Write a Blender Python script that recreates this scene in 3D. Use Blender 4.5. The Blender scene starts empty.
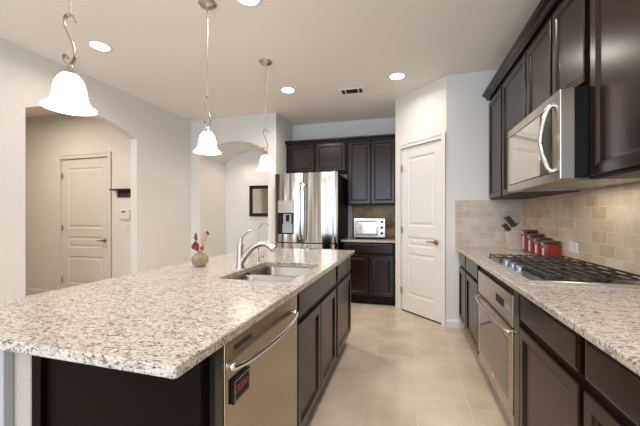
import bpy, bmesh, math, random
from mathutils import Matrix, Vector
random.seed(7)
PI = math.pi
C = bpy.context.scene.collection
S = bpy.context.scene

# ------------------------------------------------------------ camera, world, main lights, exposure
CEIL = 2.74
EYE = 1.209
FPX = 311.64
YAW = math.radians(15.705)
cd = bpy.data.cameras.new('camera'); cam = bpy.data.objects.new('camera', cd); C.objects.link(cam)
cam.location = (0, 0, EYE); cam.rotation_euler = (PI/2, 0, YAW)
cd.sensor_width = 36; cd.lens = 36*FPX/640; cd.shift_y = 3.0/640; cd.clip_start = 0.02
S.camera = cam
w = bpy.data.worlds.new('world'); S.world = w; w.use_nodes = True
w.node_tree.nodes['Background'].inputs[0].default_value = (0.85, 0.92, 1.0, 1)
w.node_tree.nodes['Background'].inputs[1].default_value = 1.0

def area(name, loc, rot, sx, sy, power, col, spread=PI, shape='RECTANGLE'):
    l = bpy.data.lights.new(name, 'AREA'); l.shape = shape; l.size = sx; l.size_y = sy
    l.energy = power; l.color = col; l.spread = spread
    o = bpy.data.objects.new(name, l); C.objects.link(o); o.location = loc; o.rotation_euler = rot
    return o
# unseen daylight behind the camera, split into three panels for banded reflections
for wx in (-2.75, -1.15, 0.25):
    area('daylight_panel', (wx, -3.55, 1.45), (PI/2, 0, 0), 1.25, 2.1, 24, (0.52, 0.72, 1.0))
area('rear_fill_light', (-1.0, -2.2, 2.68), (0, 0, 0), 3.4, 1.8, 44, (1.0, 0.94, 0.87))  # unseen overhead fill added behind the camera to lift the room
area('hall_warm_fill', (-4.6, 2.3, 2.66), (0, 0, 0), 0.5, 0.5, 18, (1.0, 0.87, 0.68))  # unseen light added to warm the hall
area('passage_light', (-2.6, 4.62, 2.16), (0, 0, 0), 0.4, 0.3, 1.8, (1.0, 0.88, 0.74))  # unseen area light in the passage, without a fixture
S.view_settings.view_transform = 'Standard'; S.view_settings.look = 'None'
S.view_settings.exposure = 0.78; S.view_settings.gamma = 1.0; S.view_settings.use_curve_mapping = False

# ------------------------------------------------------------ materials
def new_mat(name):
    m = bpy.data.materials.new(name); m.use_nodes = True
    nt = m.node_tree; b = nt.nodes['Principled BSDF']
    return m, nt, b
def mat(name, col, rough=0.5, metal=0.0, bump=0.0, bscale=80.0, coat=0.0, var=0.0, vscale=6.0, spec=None, em=None, ems=0.0):
    m, nt, b = new_mat(name)
    b.inputs['Base Color'].default_value = (*col, 1); b.inputs['Roughness'].default_value = rough
    b.inputs['Metallic'].default_value = metal; b.inputs['Coat Weight'].default_value = coat
    b.inputs['Coat Roughness'].default_value = 0.2
    if spec is not None: b.inputs['Specular IOR Level'].default_value = spec
    if em: b.inputs['Emission Color'].default_value = (*em, 1); b.inputs['Emission Strength'].default_value = ems
    tc = nt.nodes.new('ShaderNodeTexCoord')
    if var:
        n = nt.nodes.new('ShaderNodeTexNoise'); n.inputs['Scale'].default_value = vscale; n.inputs['Detail'].default_value = 4
        r = nt.nodes.new('ShaderNodeMapRange'); r.inputs[3].default_value = 1-var; r.inputs[4].default_value = 1+var
        x = nt.nodes.new('ShaderNodeMix'); x.data_type = 'RGBA'; x.blend_type = 'MULTIPLY'; x.inputs[0].default_value = 1
        x.inputs[6].default_value = (*col, 1)
        nt.links.new(tc.outputs['Object'], n.inputs[0]); nt.links.new(n.outputs[0], r.inputs[0])
        nt.links.new(r.outputs[0], x.inputs[7]); nt.links.new(x.outputs[2], b.inputs['Base Color'])
    if bump:
        n = nt.nodes.new('ShaderNodeTexNoise'); n.inputs['Scale'].default_value = bscale; n.inputs['Detail'].default_value = 3
        bp = nt.nodes.new('ShaderNodeBump'); bp.inputs['Strength'].default_value = bump; bp.inputs['Distance'].default_value = 0.004
        nt.links.new(tc.outputs['Object'], n.inputs[0]); nt.links.new(n.outputs[0], bp.inputs['Height']); nt.links.new(bp.outputs[0], b.inputs['Normal'])
    return m
def ramp(nt, stops):
    r = nt.nodes.new('ShaderNodeValToRGB'); e = r.color_ramp.elements
    while len(e) < len(stops): e.new(0.5)
    for k, (p, c) in enumerate(stops): e[k].position = p; e[k].color = (*c, 1)
    return r
def mk_granite(name, base=(0.515,0.475,0.42)):
    m, nt, b = new_mat(name)
    tc = nt.nodes.new('ShaderNodeTexCoord'); L = nt.links.new
    mp = nt.nodes.new('ShaderNodeMapping'); mp.inputs['Scale'].default_value = (0.95, 1.9, 1.5); L(tc.outputs['Object'], mp.inputs[0])
    def noise(s, d=5, ds=0.6):
        n = nt.nodes.new('ShaderNodeTexNoise'); n.inputs['Scale'].default_value = s; n.inputs['Detail'].default_value = d
        n.inputs['Distortion'].default_value = ds; L(mp.outputs[0], n.inputs[0]); return n
    def layer(prev, fac, col):
        x = nt.nodes.new('ShaderNodeMix'); x.data_type = 'RGBA'; L(fac, x.inputs[0])
        if isinstance(prev, tuple): x.inputs[6].default_value = (*prev, 1)
        else: L(prev, x.inputs[6])
        x.inputs[7].default_value = (*col, 1); return x.outputs[2]
    def thr(n, a, c):
        r = nt.nodes.new('ShaderNodeMapRange'); r.inputs[1].default_value = a; r.inputs[2].default_value = c; L(n.outputs[0], r.inputs[0]); return r.outputs[0]
    c = layer(base, thr(noise(14, 3), 0.45, 0.72), (0.40, 0.35, 0.295))
    c = layer(c, thr(noise(42, 4, 1.0), 0.52, 0.61), (0.22, 0.18, 0.15))
    c = layer(c, thr(noise(75, 3, 0.8), 0.52, 0.58), (0.56, 0.535, 0.50))
    c = layer(c, thr(noise(100, 3, 0.5), 0.585, 0.64), (0.075, 0.06, 0.055))
    c = layer(c, thr(noise(34, 5, 1.5), 0.60, 0.66), (0.15, 0.11, 0.095))
    L(c, b.inputs['Base Color']); b.inputs['Roughness'].default_value = 0.16
    return m
def mk_wood(name, c0=(0.009,0.0030,0.0012), c1=(0.021,0.0080,0.0035)):
    m, nt, b = new_mat(name); L = nt.links.new
    tc = nt.nodes.new('ShaderNodeTexCoord'); mp = nt.nodes.new('ShaderNodeMapping'); mp.inputs['Scale'].default_value = (14, 14, 1.2)
    n = nt.nodes.new('ShaderNodeTexNoise'); n.inputs['Scale'].default_value = 4; n.inputs['Detail'].default_value = 6
    L(tc.outputs['Object'], mp.inputs[0]); L(mp.outputs[0], n.inputs[0])
    r = ramp(nt, [(0.3, c0), (0.75, c1)]); L(n.outputs[0], r.inputs[0]); L(r.outputs[0], b.inputs['Base Color'])
    b.inputs['Roughness'].default_value = 0.25; b.inputs['Specular IOR Level'].default_value = 0.42
    return m
def mk_steel(name, col=(0.62,0.60,0.57), rough=0.24, stretch=(2, 2, 90), bs=0.04, bd=0.002, det=4):
    m, nt, b = new_mat(name); L = nt.links.new
    tc = nt.nodes.new('ShaderNodeTexCoord'); mp = nt.nodes.new('ShaderNodeMapping'); mp.inputs['Scale'].default_value = stretch
    n = nt.nodes.new('ShaderNodeTexNoise'); n.inputs['Scale'].default_value = 6; n.inputs['Detail'].default_value = det
    L(tc.outputs['Object'], mp.inputs[0]); L(mp.outputs[0], n.inputs[0])
    r = nt.nodes.new('ShaderNodeMapRange'); r.inputs[3].default_value = rough*0.75; r.inputs[4].default_value = rough*1.3
    L(n.outputs[0], r.inputs[0]); L(r.outputs[0], b.inputs['Roughness'])
    bp = nt.nodes.new('ShaderNodeBump'); bp.inputs['Strength'].default_value = bs; bp.inputs['Distance'].default_value = bd
    L(n.outputs[0], bp.inputs['Height']); L(bp.outputs[0], b.inputs['Normal'])
    b.inputs['Base Color'].default_value = (*col, 1); b.inputs['Metallic'].default_value = 1
    return m
def mk_brick(name, axes, bw, rh, mortar, stops, mcol, rough=0.6, offset=0.5, bumps=0.5, shift=(0,0,0), nvar=11.0, bfac=0.38):
    # axes: which world axes run along the row and up the rows
    m, nt, b = new_mat(name); L = nt.links.new
    geo = nt.nodes.new('ShaderNodeNewGeometry'); sp = nt.nodes.new('ShaderNodeSeparateXYZ'); L(geo.outputs['Position'], sp.inputs[0])
    cb = nt.nodes.new('ShaderNodeCombineXYZ'); L(sp.outputs[axes[0]], cb.inputs[0]); L(sp.outputs[axes[1]], cb.inputs[1])
    ad = nt.nodes.new('ShaderNodeVectorMath'); ad.operation = 'ADD'; ad.inputs[1].default_value = shift; L(cb.outputs[0], ad.inputs[0])
    br = nt.nodes.new('ShaderNodeTexBrick'); L(ad.outputs[0], br.inputs['Vector'])
    br.inputs['Scale'].default_value = 1; br.inputs['Brick Width'].default_value = bw; br.inputs['Row Height'].default_value = rh
    br.inputs['Mortar Size'].default_value = mortar; br.offset = offset; br.inputs['Bias'].default_value = 0
    br.inputs['Color1'].default_value = (0,0,0,1); br.inputs['Color2'].default_value = (1,1,1,1); br.inputs['Mortar'].default_value = (0.5,0.5,0.5,1)
    n = nt.nodes.new('ShaderNodeTexNoise'); n.inputs['Scale'].default_value = nvar; n.inputs['Detail'].default_value = 5; L(geo.outputs['Position'], n.inputs[0])
    mx = nt.nodes.new('ShaderNodeMix'); mx.data_type = 'RGBA'; mx.inputs[0].default_value = bfac; L(br.outputs['Color'], mx.inputs[7]); L(n.outputs[0], mx.inputs[6])
    r = ramp(nt, stops); L(mx.outputs[2], r.inputs[0])
    fm = nt.nodes.new('ShaderNodeMix'); fm.data_type = 'RGBA'; L(br.outputs['Fac'], fm.inputs[0]); L(r.outputs[0], fm.inputs[6]); fm.inputs[7].default_value = (*mcol, 1)
    L(fm.outputs[2], b.inputs['Base Color']); b.inputs['Roughness'].default_value = rough
    n2 = nt.nodes.new('ShaderNodeTexNoise'); n2.inputs['Scale'].default_value = 45; n2.inputs['Detail'].default_value = 4; L(geo.outputs['Position'], n2.inputs[0])
    sb = nt.nodes.new('ShaderNodeMath'); sb.operation = 'SUBTRACT'; L(n2.outputs[0], sb.inputs[0]); L(br.outputs['Fac'], sb.inputs[1])
    bp = nt.nodes.new('ShaderNodeBump'); bp.inputs['Strength'].default_value = bumps; bp.inputs['Distance'].default_value = 0.003
    L(sb.outputs[0], bp.inputs['Height']); L(bp.outputs[0], b.inputs['Normal'])
    return m

M = dict(
    wall=mat('wall_paint', (0.785,0.76,0.72), 0.85, bump=0.5, bscale=70),
    ceil=mat('ceiling_paint', (0.90,0.865,0.81), 0.9, bump=0.3, bscale=60),
    white=mat('white_trim_paint', (0.76,0.735,0.70), 0.45),
    granite=mk_granite('granite'),
    wood=mk_wood('espresso_wood'),
    woodframe=mat('matt_espresso_frame', (0.0085,0.0042,0.0025), 0.42, spec=0.16),
    endpanel=mat('shaded_espresso_panel', (0.006,0.003,0.0015), 0.5, spec=0.06),  # same espresso wood, shade at the near end put into its colour
    dark=mat('black_shadow_gap_wood', (0.012,0.008,0.006), 0.5),
    steel=mk_steel('brushed_steel', (0.50,0.445,0.38), 0.22),
    steelv=mk_steel('fridge_steel', (0.41,0.37,0.325), 0.11, (1.6, 1.6, 0.06), bs=1.0, bd=0.03, det=0.6),
    chrome=mat('polished_chrome', (0.75,0.74,0.72), 0.10, 1.0),
    nickel=mat('brushed_nickel', (0.52,0.48,0.43), 0.33, 1.0),
    bronze=mat('antique_brass', (0.40,0.24,0.12), 0.28, 1.0),
    tray=mat('cooktop_tray_metal', (0.66,0.65,0.66), 0.32, 1.0),
    knob=mat('satin_knob_metal', (0.26,0.29,0.34), 0.35, 1.0),
    steelwarm=mk_steel('warm_brushed_steel', (0.46,0.385,0.30), 0.24),
    sink=mk_steel('sink_steel', (0.27,0.24,0.20), 0.30),
    black=mat('black_plastic', (0.008,0.007,0.007), 0.4, spec=0.2),
    iron=mat('cast_iron', (0.035,0.028,0.023), 0.45, bump=0.2, bscale=200),
    enamel=mat('black_enamel', (0.02,0.019,0.018), 0.15),
    glassdark=mat('dark_oven_glass', (0.10,0.08,0.06), 0.06, spec=1.0),
    micglass=mat('mirrored_door_glass', (0.55,0.52,0.48), 0.08, 0.85),
    shade=mat('frosted_shade_glass', (0.9,0.88,0.84), 0.4, em=(1.0,0.93,0.82), ems=2.2),
    lamp=mat('lamp_lens', (1,1,1), 0.5, em=(1.0,0.93,0.82), ems=9.0),
    lid=mat('canister_lid', (0.10,0.095,0.09), 0.25, 0.6),
    red=mat('red_enamel', (0.25,0.018,0.012), 0.25, coat=0.5),
    plastic=mat('white_plastic', (0.78,0.76,0.72), 0.4),
    block=mat('pale_wood_block', (0.58,0.47,0.38), 0.5, var=0.12, vscale=20),
    handle=mat('knife_handle', (0.03,0.024,0.02), 0.45),
    mirror=mat('mirror_glass', (0.72,0.70,0.66), 0.12, 1.0),
    lcd=mat('grey_display', (0.05,0.06,0.06), 0.2),
    petal=mat('red_petal', (0.28,0.02,0.022), 0.6),
    plume=mat('dried_plume', (0.60,0.42,0.33), 0.9, var=0.2, vscale=60),
    stem=mat('dried_stem', (0.13,0.08,0.05), 0.8),
    vent=mat('vent_dark', (0.05,0.04,0.035), 0.6),
    grey=mat('grey_panel', (0.34,0.36,0.36), 0.3),
    redink=mat('red_lettering', (0.34,0.07,0.04), 0.5),
    knee=mat('shaded_wall_paint', (0.42,0.375,0.325), 0.85, bump=0.6, bscale=70),  # the wall paint again, darkened to stand in for shade on the knee wall
    kick=mat('shaded_white_cap', (0.40,0.40,0.41), 0.6, bump=0.3, bscale=70),  # white cap, its colour greyed to stand in for dimmer light
)
_tv = [(0.22,(0.47,0.32,0.20)),(0.40,(0.56,0.43,0.295)),(0.6,(0.62,0.50,0.36)),(0.78,(0.69,0.60,0.47))]
M['tile_right'] = mk_brick('travertine_tile_right', (1,2), 0.152, 0.0765, 0.0028, _tv, (0.655,0.56,0.44), shift=(0.03,-0.043,0))
_tv2 = [(0.2,(0.47,0.39,0.31)),(0.40,(0.54,0.46,0.38)),(0.6,(0.60,0.53,0.45)),(0.8,(0.66,0.60,0.52))]
M['tile_end'] = mk_brick('travertine_tile_end', (0,2), 0.152, 0.0765, 0.0028, _tv2, (0.66,0.59,0.50), shift=(-0.494,-0.043,0))
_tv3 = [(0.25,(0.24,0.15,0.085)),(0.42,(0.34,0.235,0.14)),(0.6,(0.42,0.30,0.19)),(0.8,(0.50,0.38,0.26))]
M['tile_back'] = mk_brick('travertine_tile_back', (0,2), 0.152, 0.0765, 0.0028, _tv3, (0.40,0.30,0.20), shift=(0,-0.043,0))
M['floor'] = mk_brick('beige_floor_tile', (1,0), 0.634, 0.317, 0.003, [(0.30,(0.50,0.40,0.295)),(0.5,(0.60,0.495,0.375)),(0.68,(0.68,0.585,0.46))], (0.645,0.55,0.43), rough=0.26, offset=0.5, bumps=0.06, shift=(0.08,0.26,0), nvar=3.0, bfac=0.16)
def mk_glass():
    m, nt, b = new_mat('clear_vase_glass'); b.inputs['Base Color'].default_value = (0.72,0.62,0.46,1)
    b.inputs['Roughness'].default_value = 0.08; b.inputs['Transmission Weight'].default_value = 0.85; b.inputs['IOR'].default_value = 1.3
    return m
M['glass'] = mk_glass()

# ------------------------------------------------------------ mesh helpers
def T(x=0, y=0, z=0): return Matrix.Translation((x, y, z))
def RZ(a): return Matrix.Rotation(a, 4, 'Z')
def box(bm, x0, x1, y0, y1, z0, z1, bev=0.0, seg=1, mx=None):
    vs = [bm.verts.new((x, y, z)) for x in (x0, x1) for y in (y0, y1) for z in (z0, z1)]
    F = [(0,1,3,2),(4,6,7,5),(0,4,5,1),(2,3,7,6),(0,2,6,4),(1,5,7,3)]
    fs = [bm.faces.new([vs[i] for i in f]) for f in F]
    out = list(vs)
    if bev > 0:
        es = list({e for f in fs for e in f.edges})
        r = bmesh.ops.bevel(bm, geom=es+vs, offset=bev, segments=seg, profile=0.5, affect='EDGES')
        out = list({v for f in r['faces'] for v in f.verts} | {v for v in vs if v.is_valid})
        # gather every vertex of the island
        seen = set(); st = [out[0]]
        while st:
            v = st.pop()
            if v in seen: continue
            seen.add(v); st += [e.other_vert(v) for e in v.link_edges]
        out = list(seen)
    if mx is not None:
        for v in out: v.co = mx @ v.co
    return out
def prism(bm, pts, fn, h0, h1):
    # polygon pts (a,b) extruded between h0 and h1; fn(a,b,h) gives the world point
    A = [bm.verts.new(fn(a, b, h0)) for a, b in pts]; B = [bm.verts.new(fn(a, b, h1)) for a, b in pts]
    n = len(pts)
    bm.faces.new(A); bm.faces.new(B[::-1])
    for i in range(n): bm.faces.new([A[i], B[i], B[(i+1) % n], A[(i+1) % n]])
def lathe(bm, prof, loc=(0,0,0), seg=24, caps=True, mx=None):
    rings = []
    for r, z in prof:
        rings.append([bm.verts.new(Vector(loc)+Vector((r*math.cos(2*PI*k/seg), r*math.sin(2*PI*k/seg), z))) for k in range(seg)])
    for a, b in zip(rings, rings[1:]):
        for k in range(seg): bm.faces.new([a[k], a[(k+1) % seg], b[(k+1) % seg], b[k]])
    if caps:
        bm.faces.new(rings[0][::-1]); bm.faces.new(rings[-1])
    if mx is not None:
        for R in rings:
            for v in R: v.co = mx @ v.co
def tube(bm, pts, r, seg=10, flat=1.0, caps=True):
    # sweep an (optionally flattened) circle along pts; r may be a list
    P = [Vector(p) for p in pts]; n = len(P); rs = r if isinstance(r, (list, tuple)) else [r]*n
    up = None; rings = []
    for i in range(n):
        t = (P[min(i+1, n-1)]-P[max(i-1, 0)]).normalized()
        if up is None:
            up = Vector((0,1,0)) if abs(t.y) < 0.9 else Vector((1,0,0))
        u = (up - t*up.dot(t)).normalized(); v = t.cross(u); up = u
        rings.append([bm.verts.new(P[i]+(u*math.cos(2*PI*k/seg)*flat + v*math.sin(2*PI*k/seg))*rs[i]) for k in range(seg)])
    for a, b in zip(rings, rings[1:]):
        for k in range(seg): bm.faces.new([a[k], a[(k+1) % seg], b[(k+1) % seg], b[k]])
    if caps: bm.faces.new(rings[0][::-1]); bm.faces.new(rings[-1])
def smooth_path(pts, n=6):
    P = [Vector(p) for p in pts]; out = []
    for i in range(len(P)-1):
        a = P[max(i-1, 0)]; b = P[i]; c = P[i+1]; d = P[min(i+2, len(P)-1)]
        for k in range(n):
            t = k/n; out.append(0.5*((2*b)+(c-a)*t+(2*a-5*b+4*c-d)*t*t+(3*b-a-3*c+d)*t**3))
    out.append(P[-1]); return out
def rings_face(bm, x0, x1, z0, z1, prof, cap=True):
    # nested rectangles seen from -y; prof = [(inset, y)]
    R = []
    for i, y in prof:
        R.append([bm.verts.new(p) for p in ((x0+i, y, z0+i), (x1-i, y, z0+i), (x1-i, y, z1-i), (x0+i, y, z1-i))])
    for a, b in zip(R, R[1:]):
        for k in range(4): bm.faces.new([a[k], a[(k+1) % 4], b[(k+1) % 4], b[k]])
    if cap: bm.faces.new(R[-1])
    return R
def obj(name, bm, m, parent=None, smooth=False, mats=None):
    bmesh.ops.recalc_face_normals(bm, faces=bm.faces)
    me = bpy.data.meshes.new(name); bm.to_mesh(me); bm.free()
    me.materials.append(M[m] if isinstance(m, str) else m)
    if smooth:
        me.shade_smooth()
        try: me.set_sharp_from_angle(angle=math.radians(38))
        except Exception: pass
    o = bpy.data.objects.new(name, me); C.objects.link(o)
    if parent is not None: o.parent = parent
    return o
def B(): return bmesh.new()
def bx(name, m, parent, *a, bev=0.0, seg=1):
    bm = B(); box(bm, *a, bev=bev, seg=seg); return obj(name, bm, m, parent)
def thing(name, label, cat, loc=(0,0,0), rz=0, group=None):
    o = bpy.data.objects.new(name, None); C.objects.link(o); o.location = loc; o.rotation_euler = (0,0,rz)
    o.empty_display_size = 0.05
    return tag(o, label, cat, group)
def tag(o, label, cat, group=None):
    o['label'] = label; o['category'] = cat
    if group: o['group'] = group
    return o
def struct(o): o['kind'] = 'structure'; return o
def dup(root, loc, rz=None, label=None):
    r = root.copy(); C.objects.link(r); r.location = loc
    if rz is not None: r.rotation_euler = (0,0,rz)
    if label: r['label'] = label
    for ch in list(root.children):
        c = ch.copy(); C.objects.link(c); c.parent = r
        for g in list(ch.children):
            d = g.copy(); C.objects.link(d); d.parent = c
    return r

# ------------------------------------------------------------ room shell
XRW, XLW, YPW, YAW_, YBK = 1.15, -3.361, 3.644, 4.267, 4.964
XNL, XNR = -1.877, -0.154
def sbox(name, m, *a, bev=0.0): return struct(bx(name, m, None, *a, bev=bev))
sbox('floor', 'floor', -8.0, 2.2, -3.8, 6.2, -0.12, 0.0)
sbox('ceiling', 'ceil', -8.0, 2.2, -3.8, 6.2, CEIL, CEIL+0.12)
sbox('wall_right', 'wall', XRW, XRW+0.12, -3.6, YPW+0.12, 0, CEIL)
sbox('wall_pantry_front', 'wall', 0.406, XRW, YPW, YPW+0.12, 0, CEIL)
sbox('wall_pantry_side', 'wall', XNR, XNR+0.10, 4.2045, YBK+0.12, 0, CEIL)
sbox('wall_far', 'wall', XNL-0.02, XNR, YBK, YBK+0.12, 0, CEIL)
sbox('wall_niche_left', 'wall', XNL-0.10, XNL, YAW_+0.12, YBK, 0, CEIL)
def arc_pts(a0, a1, spring, rise, n=16):
    w_ = (a1-a0)/2; R = (w_*w_+rise*rise)/(2*rise); cz = spring+rise-R; mid = (a0+a1)/2
    th = math.asin(min(1, w_/R))
    return [(mid+R*math.sin(-th+2*th*k/n), cz+R*math.cos(-th+2*th*k/n)) for k in range(n+1)]
# left wall with the segmental arch
bm = B(); AL0, AL1 = 2.012, 3.225
prism(bm, [(-3.6,0),(AL0,0)]+arc_pts(AL0, AL1, 2.20, 0.145)+[(AL1,0),(YAW_+0.12,0),(YAW_+0.12,CEIL),(-3.6,CEIL)], lambda a,b,h: (h,a,b), XLW, XLW-0.095)
struct(obj('wall_left', bm, 'wall'))
# wall with the second arch (a vaulted passage)
bm = B(); AX0, AX1 = -3.19, -2.005
ar = arc_pts(AX0, AX1, 2.165, 0.20)
prism(bm, [(XLW,0),(AX0,0)]+ar+[(AX1,0),(XNL,0),(XNL,CEIL),(XLW,CEIL)], lambda a,b,h: (a,h,b), YAW_, YAW_+0.12)
struct(obj('wall_arch', bm, 'wall'))
YPE = 5.01
bm = B()
prism(bm, [(AX0-0.12,0),(AX0,0)]+ar+[(AX1,0),(AX1+0.026,0),(AX1+0.026,2.5),(AX0-0.12,2.5)], lambda a,b,h: (a,h,b), YAW_+0.12, YPE)
struct(obj('wall_passage', bm, 'wall'))
sbox('wall_passage_end', 'wall', AX0-0.12, AX1+0.03, YPE, YPE+0.1, 0, 2.5)
# entry hall beyond the left arch
HX0, HX1, HY = -5.0, -4.09, 3.44
bm = B()
prism(bm, [(-7.6,0),(HX0,0),(HX0,2.055),(HX1,2.055),(HX1,0),(XLW-0.095,0),(XLW-0.095,CEIL),(-7.6,CEIL)], lambda a,b,h: (a,h,b), HY, HY+0.14)
struct(obj('wall_hall', bm, 'wall'))
sbox('wall_hall_side', 'wall', -7.72, -7.6, -1.0, HY+0.14, 0, CEIL)
sbox('wall_hall_front', 'wall', -7.6, XLW-0.095, -1.12, -1.0, 0, CEIL)
# angled pantry wall, local frame: x along the wall from the far end, facing -y
PW = math.sqrt(2)*0.56
pant = Matrix.Translation((XNR, 4.204, 0)) @ RZ(-PI/4)
PD0, PD1 = PW-0.435*1.4142-0.062, PW-0.062
PD0 = PW-0.485*math.sqrt(2); PD1 = PW-0.045*math.sqrt(2)
PZ = 2.062
bm = B()
prism(bm, [(0,0),(PD0-0.006,0),(PD0-0.006,PZ+0.006),(PD1+0.006,PZ+0.006),(PD1+0.006,0),(PW,0),(PW,CEIL),(0,CEIL)], lambda a,b,h: tuple(pant @ Vector((a,h,b))), 0, 0.11)
struct(obj('wall_pantry', bm, 'wall'))
# end wall behind the camera, closed behind the daylight panels
bm = B()
prism(bm, [(XLW-0.095,0),(XRW+0.12,0),(XRW+0.12,CEIL),(XLW-0.095,CEIL)], lambda a,b,h: (a,h,b), -3.75, -3.63)
struct(obj('wall_near', bm, 'wall'))

# doors
def panel_leaf(name, W, Hh, panels, m, parent, th=0.035, y0=0.0):
    """panelled door leaf: local x 0..W, z 0..Hh, front at y0"""
    bm = B(); st = panels[0][0]
    zs = sorted(set([0, Hh]+[p[2] for p in panels]+[p[3] for p in panels]))
    x0p, x1p = panels[0][0], panels[0][1]
    box(bm, 0, x0p, y0, y0+th, 0, Hh); box(bm, x1p, W, y0, y0+th, 0, Hh)
    for a, b in zip(zs, zs[1:]):
        if not any(abs(p[2]-a) < 1e-6 for p in panels): box(bm, x0p, x1p, y0, y0+th, a, b)
    for x0, x1, z0, z1 in panels:
        rings_face(bm, x0, x1, z0, z1, [(0, y0), (0.004, y0+0.004), (0.016, y0+0.011), (0.026, y0+0.011), (0.048, y0+0.003)])
        box(bm, x0, x1, y0+th-0.006, y0+th, z0, z1)
    return obj(name, bm, m, parent)
def lever(parent, x, z, direction, m='bronze', y=0.0):
    bm = B(); rot = Matrix.Rotation(PI/2, 4, 'X')
    lathe(bm, [(0.030,0),(0.030,0.006),(0.024,0.012),(0.012,0.014),(0.011,0.045),(0.014,0.048),(0.014,0.058),(0.0,0.062)], seg=20, caps=False, mx=T(x, y, z) @ rot)
    p = smooth_path([(x, y-0.052, z), (x+direction*0.03, y-0.055, z+0.004), (x+direction*0.07, y-0.052, z-0.002), (x+direction*0.105, y-0.046, z+0.004)])
    tube(bm, p, [0.010-0.004*k/len(p) for k in range(len(p))])
    return obj('lever_handle', bm, m, parent, True)
def casing(parent, x0, x1, z1, wd=0.06, th=0.018, y=0.0):
    for a, b, c, d, nm in ((x0-wd, x0, 0, z1+wd, 'side_casing'), (x1, x1+wd, 0, z1+wd, 'side_casing'), (x0, x1, z1, z1+wd, 'head_casing')):
        bm = B(); box(bm, a, b, y-th*0.6, y-0.0005, c, d)
        if nm == 'side_casing':
            o_ = a if a < x0-0.01 else b-0.02
            box(bm, o_, o_+0.02, y-th, y-0.0005, c, d, bev=0.003)
        else: box(bm, a, b, y-th, y-0.0005, d-0.02, d, bev=0.003)
        obj(nm, bm, 'white', parent)
def hinge(parent, x, z, y):
    bm = B(); lathe(bm, [(0.006,-0.045),(0.006,0.045)], (x, y, z), 10); box(bm, x-0.001, x+0.02, y-0.002, y+0.002, z-0.04, z+0.04); return obj('hinge', bm, 'nickel', parent)
d1 = thing('door_1', 'white three panel pantry door with antique brass lever in the angled wall', 'door', (XNR, 4.204, 0), -PI/4); struct(d1)
W1 = PD1-PD0
lf = panel_leaf('door_leaf', W1, PZ-0.020, [(0.105, W1-0.10, 0.20, 0.73), (0.105, W1-0.10, 0.815, 0.935), (0.105, W1-0.10, 1.065, 1.92)], 'white', d1, y0=0.012)
lf.location = (PD0, 0, 0.018)
lever(lf, W1-0.07, 0.895, -1)
for z in (0.25, 1.02, 1.80): hinge(lf, 0.004, z, -0.008)
bx('door_gap_shade', 'dark', d1, PD0, PD1, 0.014, 0.08, 0.0005, 0.014)  # dark strip added for the shade in the gap under the door
bx('strike_plate', 'bronze', d1, PD1+0.0005, PD1+0.006, 0.001, 0.02, 0.88, 0.95)
bm = B(); zc_ = PZ+0.006
for a, b, z0, z1 in ((PD0-0.066, PD0-0.006, 0, zc_+0.055), (PD1+0.006, PW-0.002, 0, zc_+0.055)):
    bm = B(); box(bm, a, b, -0.012, -0.0005, z0, z1); box(bm, a if a < PD0 else b-0.018, (a if a < PD0 else b-0.018)+0.018, -0.019, -0.0005, z0, z1, bev=0.003)
    obj('side_casing', bm, 'white', d1)
bm = B(); box(bm, PD0-0.006, PD1+0.006, -0.012, -0.0005, zc_, zc_+0.055); box(bm, PD0-0.006, PD1+0.006, -0.019, -0.0005, zc_+0.038, zc_+0.055, bev=0.003); obj('head_casing', bm, 'white', d1)
d2 = thing('door_2', 'beige panelled hall door with bronze lever beyond the left arch', 'door', (HX0, HY, 0)); struct(d2)
W2 = HX1-HX0-0.012
lf = panel_leaf('door_leaf', W2, 2.04, [(0.12, W2-0.12, 0.20, 0.61), (0.12, W2-0.12, 0.735, 0.90), (0.12, W2-0.12, 1.02, 1.91)], 'white', d2, y0=0.02); lf.location = (0.006, 0, 0.008)
lever(lf, W2-0.07, 0.85, -1, y=0.02)
for z in (0.25, 1.02, 1.80): hinge(lf, 0.004, z, 0.012)
casing(d2, 0, HX1-HX0, 2.055, 0.065)

# baseboards
def bboard(name, mxm, L, h=0.09):
    bm = B(); prism(bm, [(0,0),(0.014,0),(0.014,h-0.018),(0.008,h-0.006),(0.004,h),(0,h)], lambda a,b,hh: tuple(mxm @ Vector((hh,-a-0.0005,b))), 0, L)
    return struct(obj(name, bm, 'white'))
bboard('baseboard_pantry', T(0.4, YPW, 0), 0.14, 0.085)
bboard('baseboard_arch', T(XLW+0.016, YAW_, 0), AX0-XLW-0.016)
bboard('baseboard_arch_right', T(AX1, YAW_, 0), XNL-AX1)
bboard('baseboard_left', T(XLW, AL1, 0) @ RZ(PI/2), YAW_-AL1)
bboard('baseboard_left_near', T(XLW, -3.6, 0) @ RZ(PI/2), AL0+3.6)
bboard('baseboard_hall', T(-7.6, HY, 0), HX0-0.066+7.6)
bboard('baseboard_hall_right', T(HX1+0.066, HY, 0), XLW-0.095-HX1-0.07)

# backsplash tiling (fixed to the walls)
sbox('trim_1', 'tile_right', XRW-0.010, XRW-0.0005, -0.6, YPW-0.010, 0.8815, 1.3785)
sbox('trim_2', 'tile_end', 0.494, XRW-0.0005, YPW-0.010, YPW-0.0005, 0.8815, 1.379, bev=0.001)
sbox('trim_3', 'tile_back', -0.862, XNR-0.0005, YBK-0.010, YBK-0.0005, 0.8815, 1.374)

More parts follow.
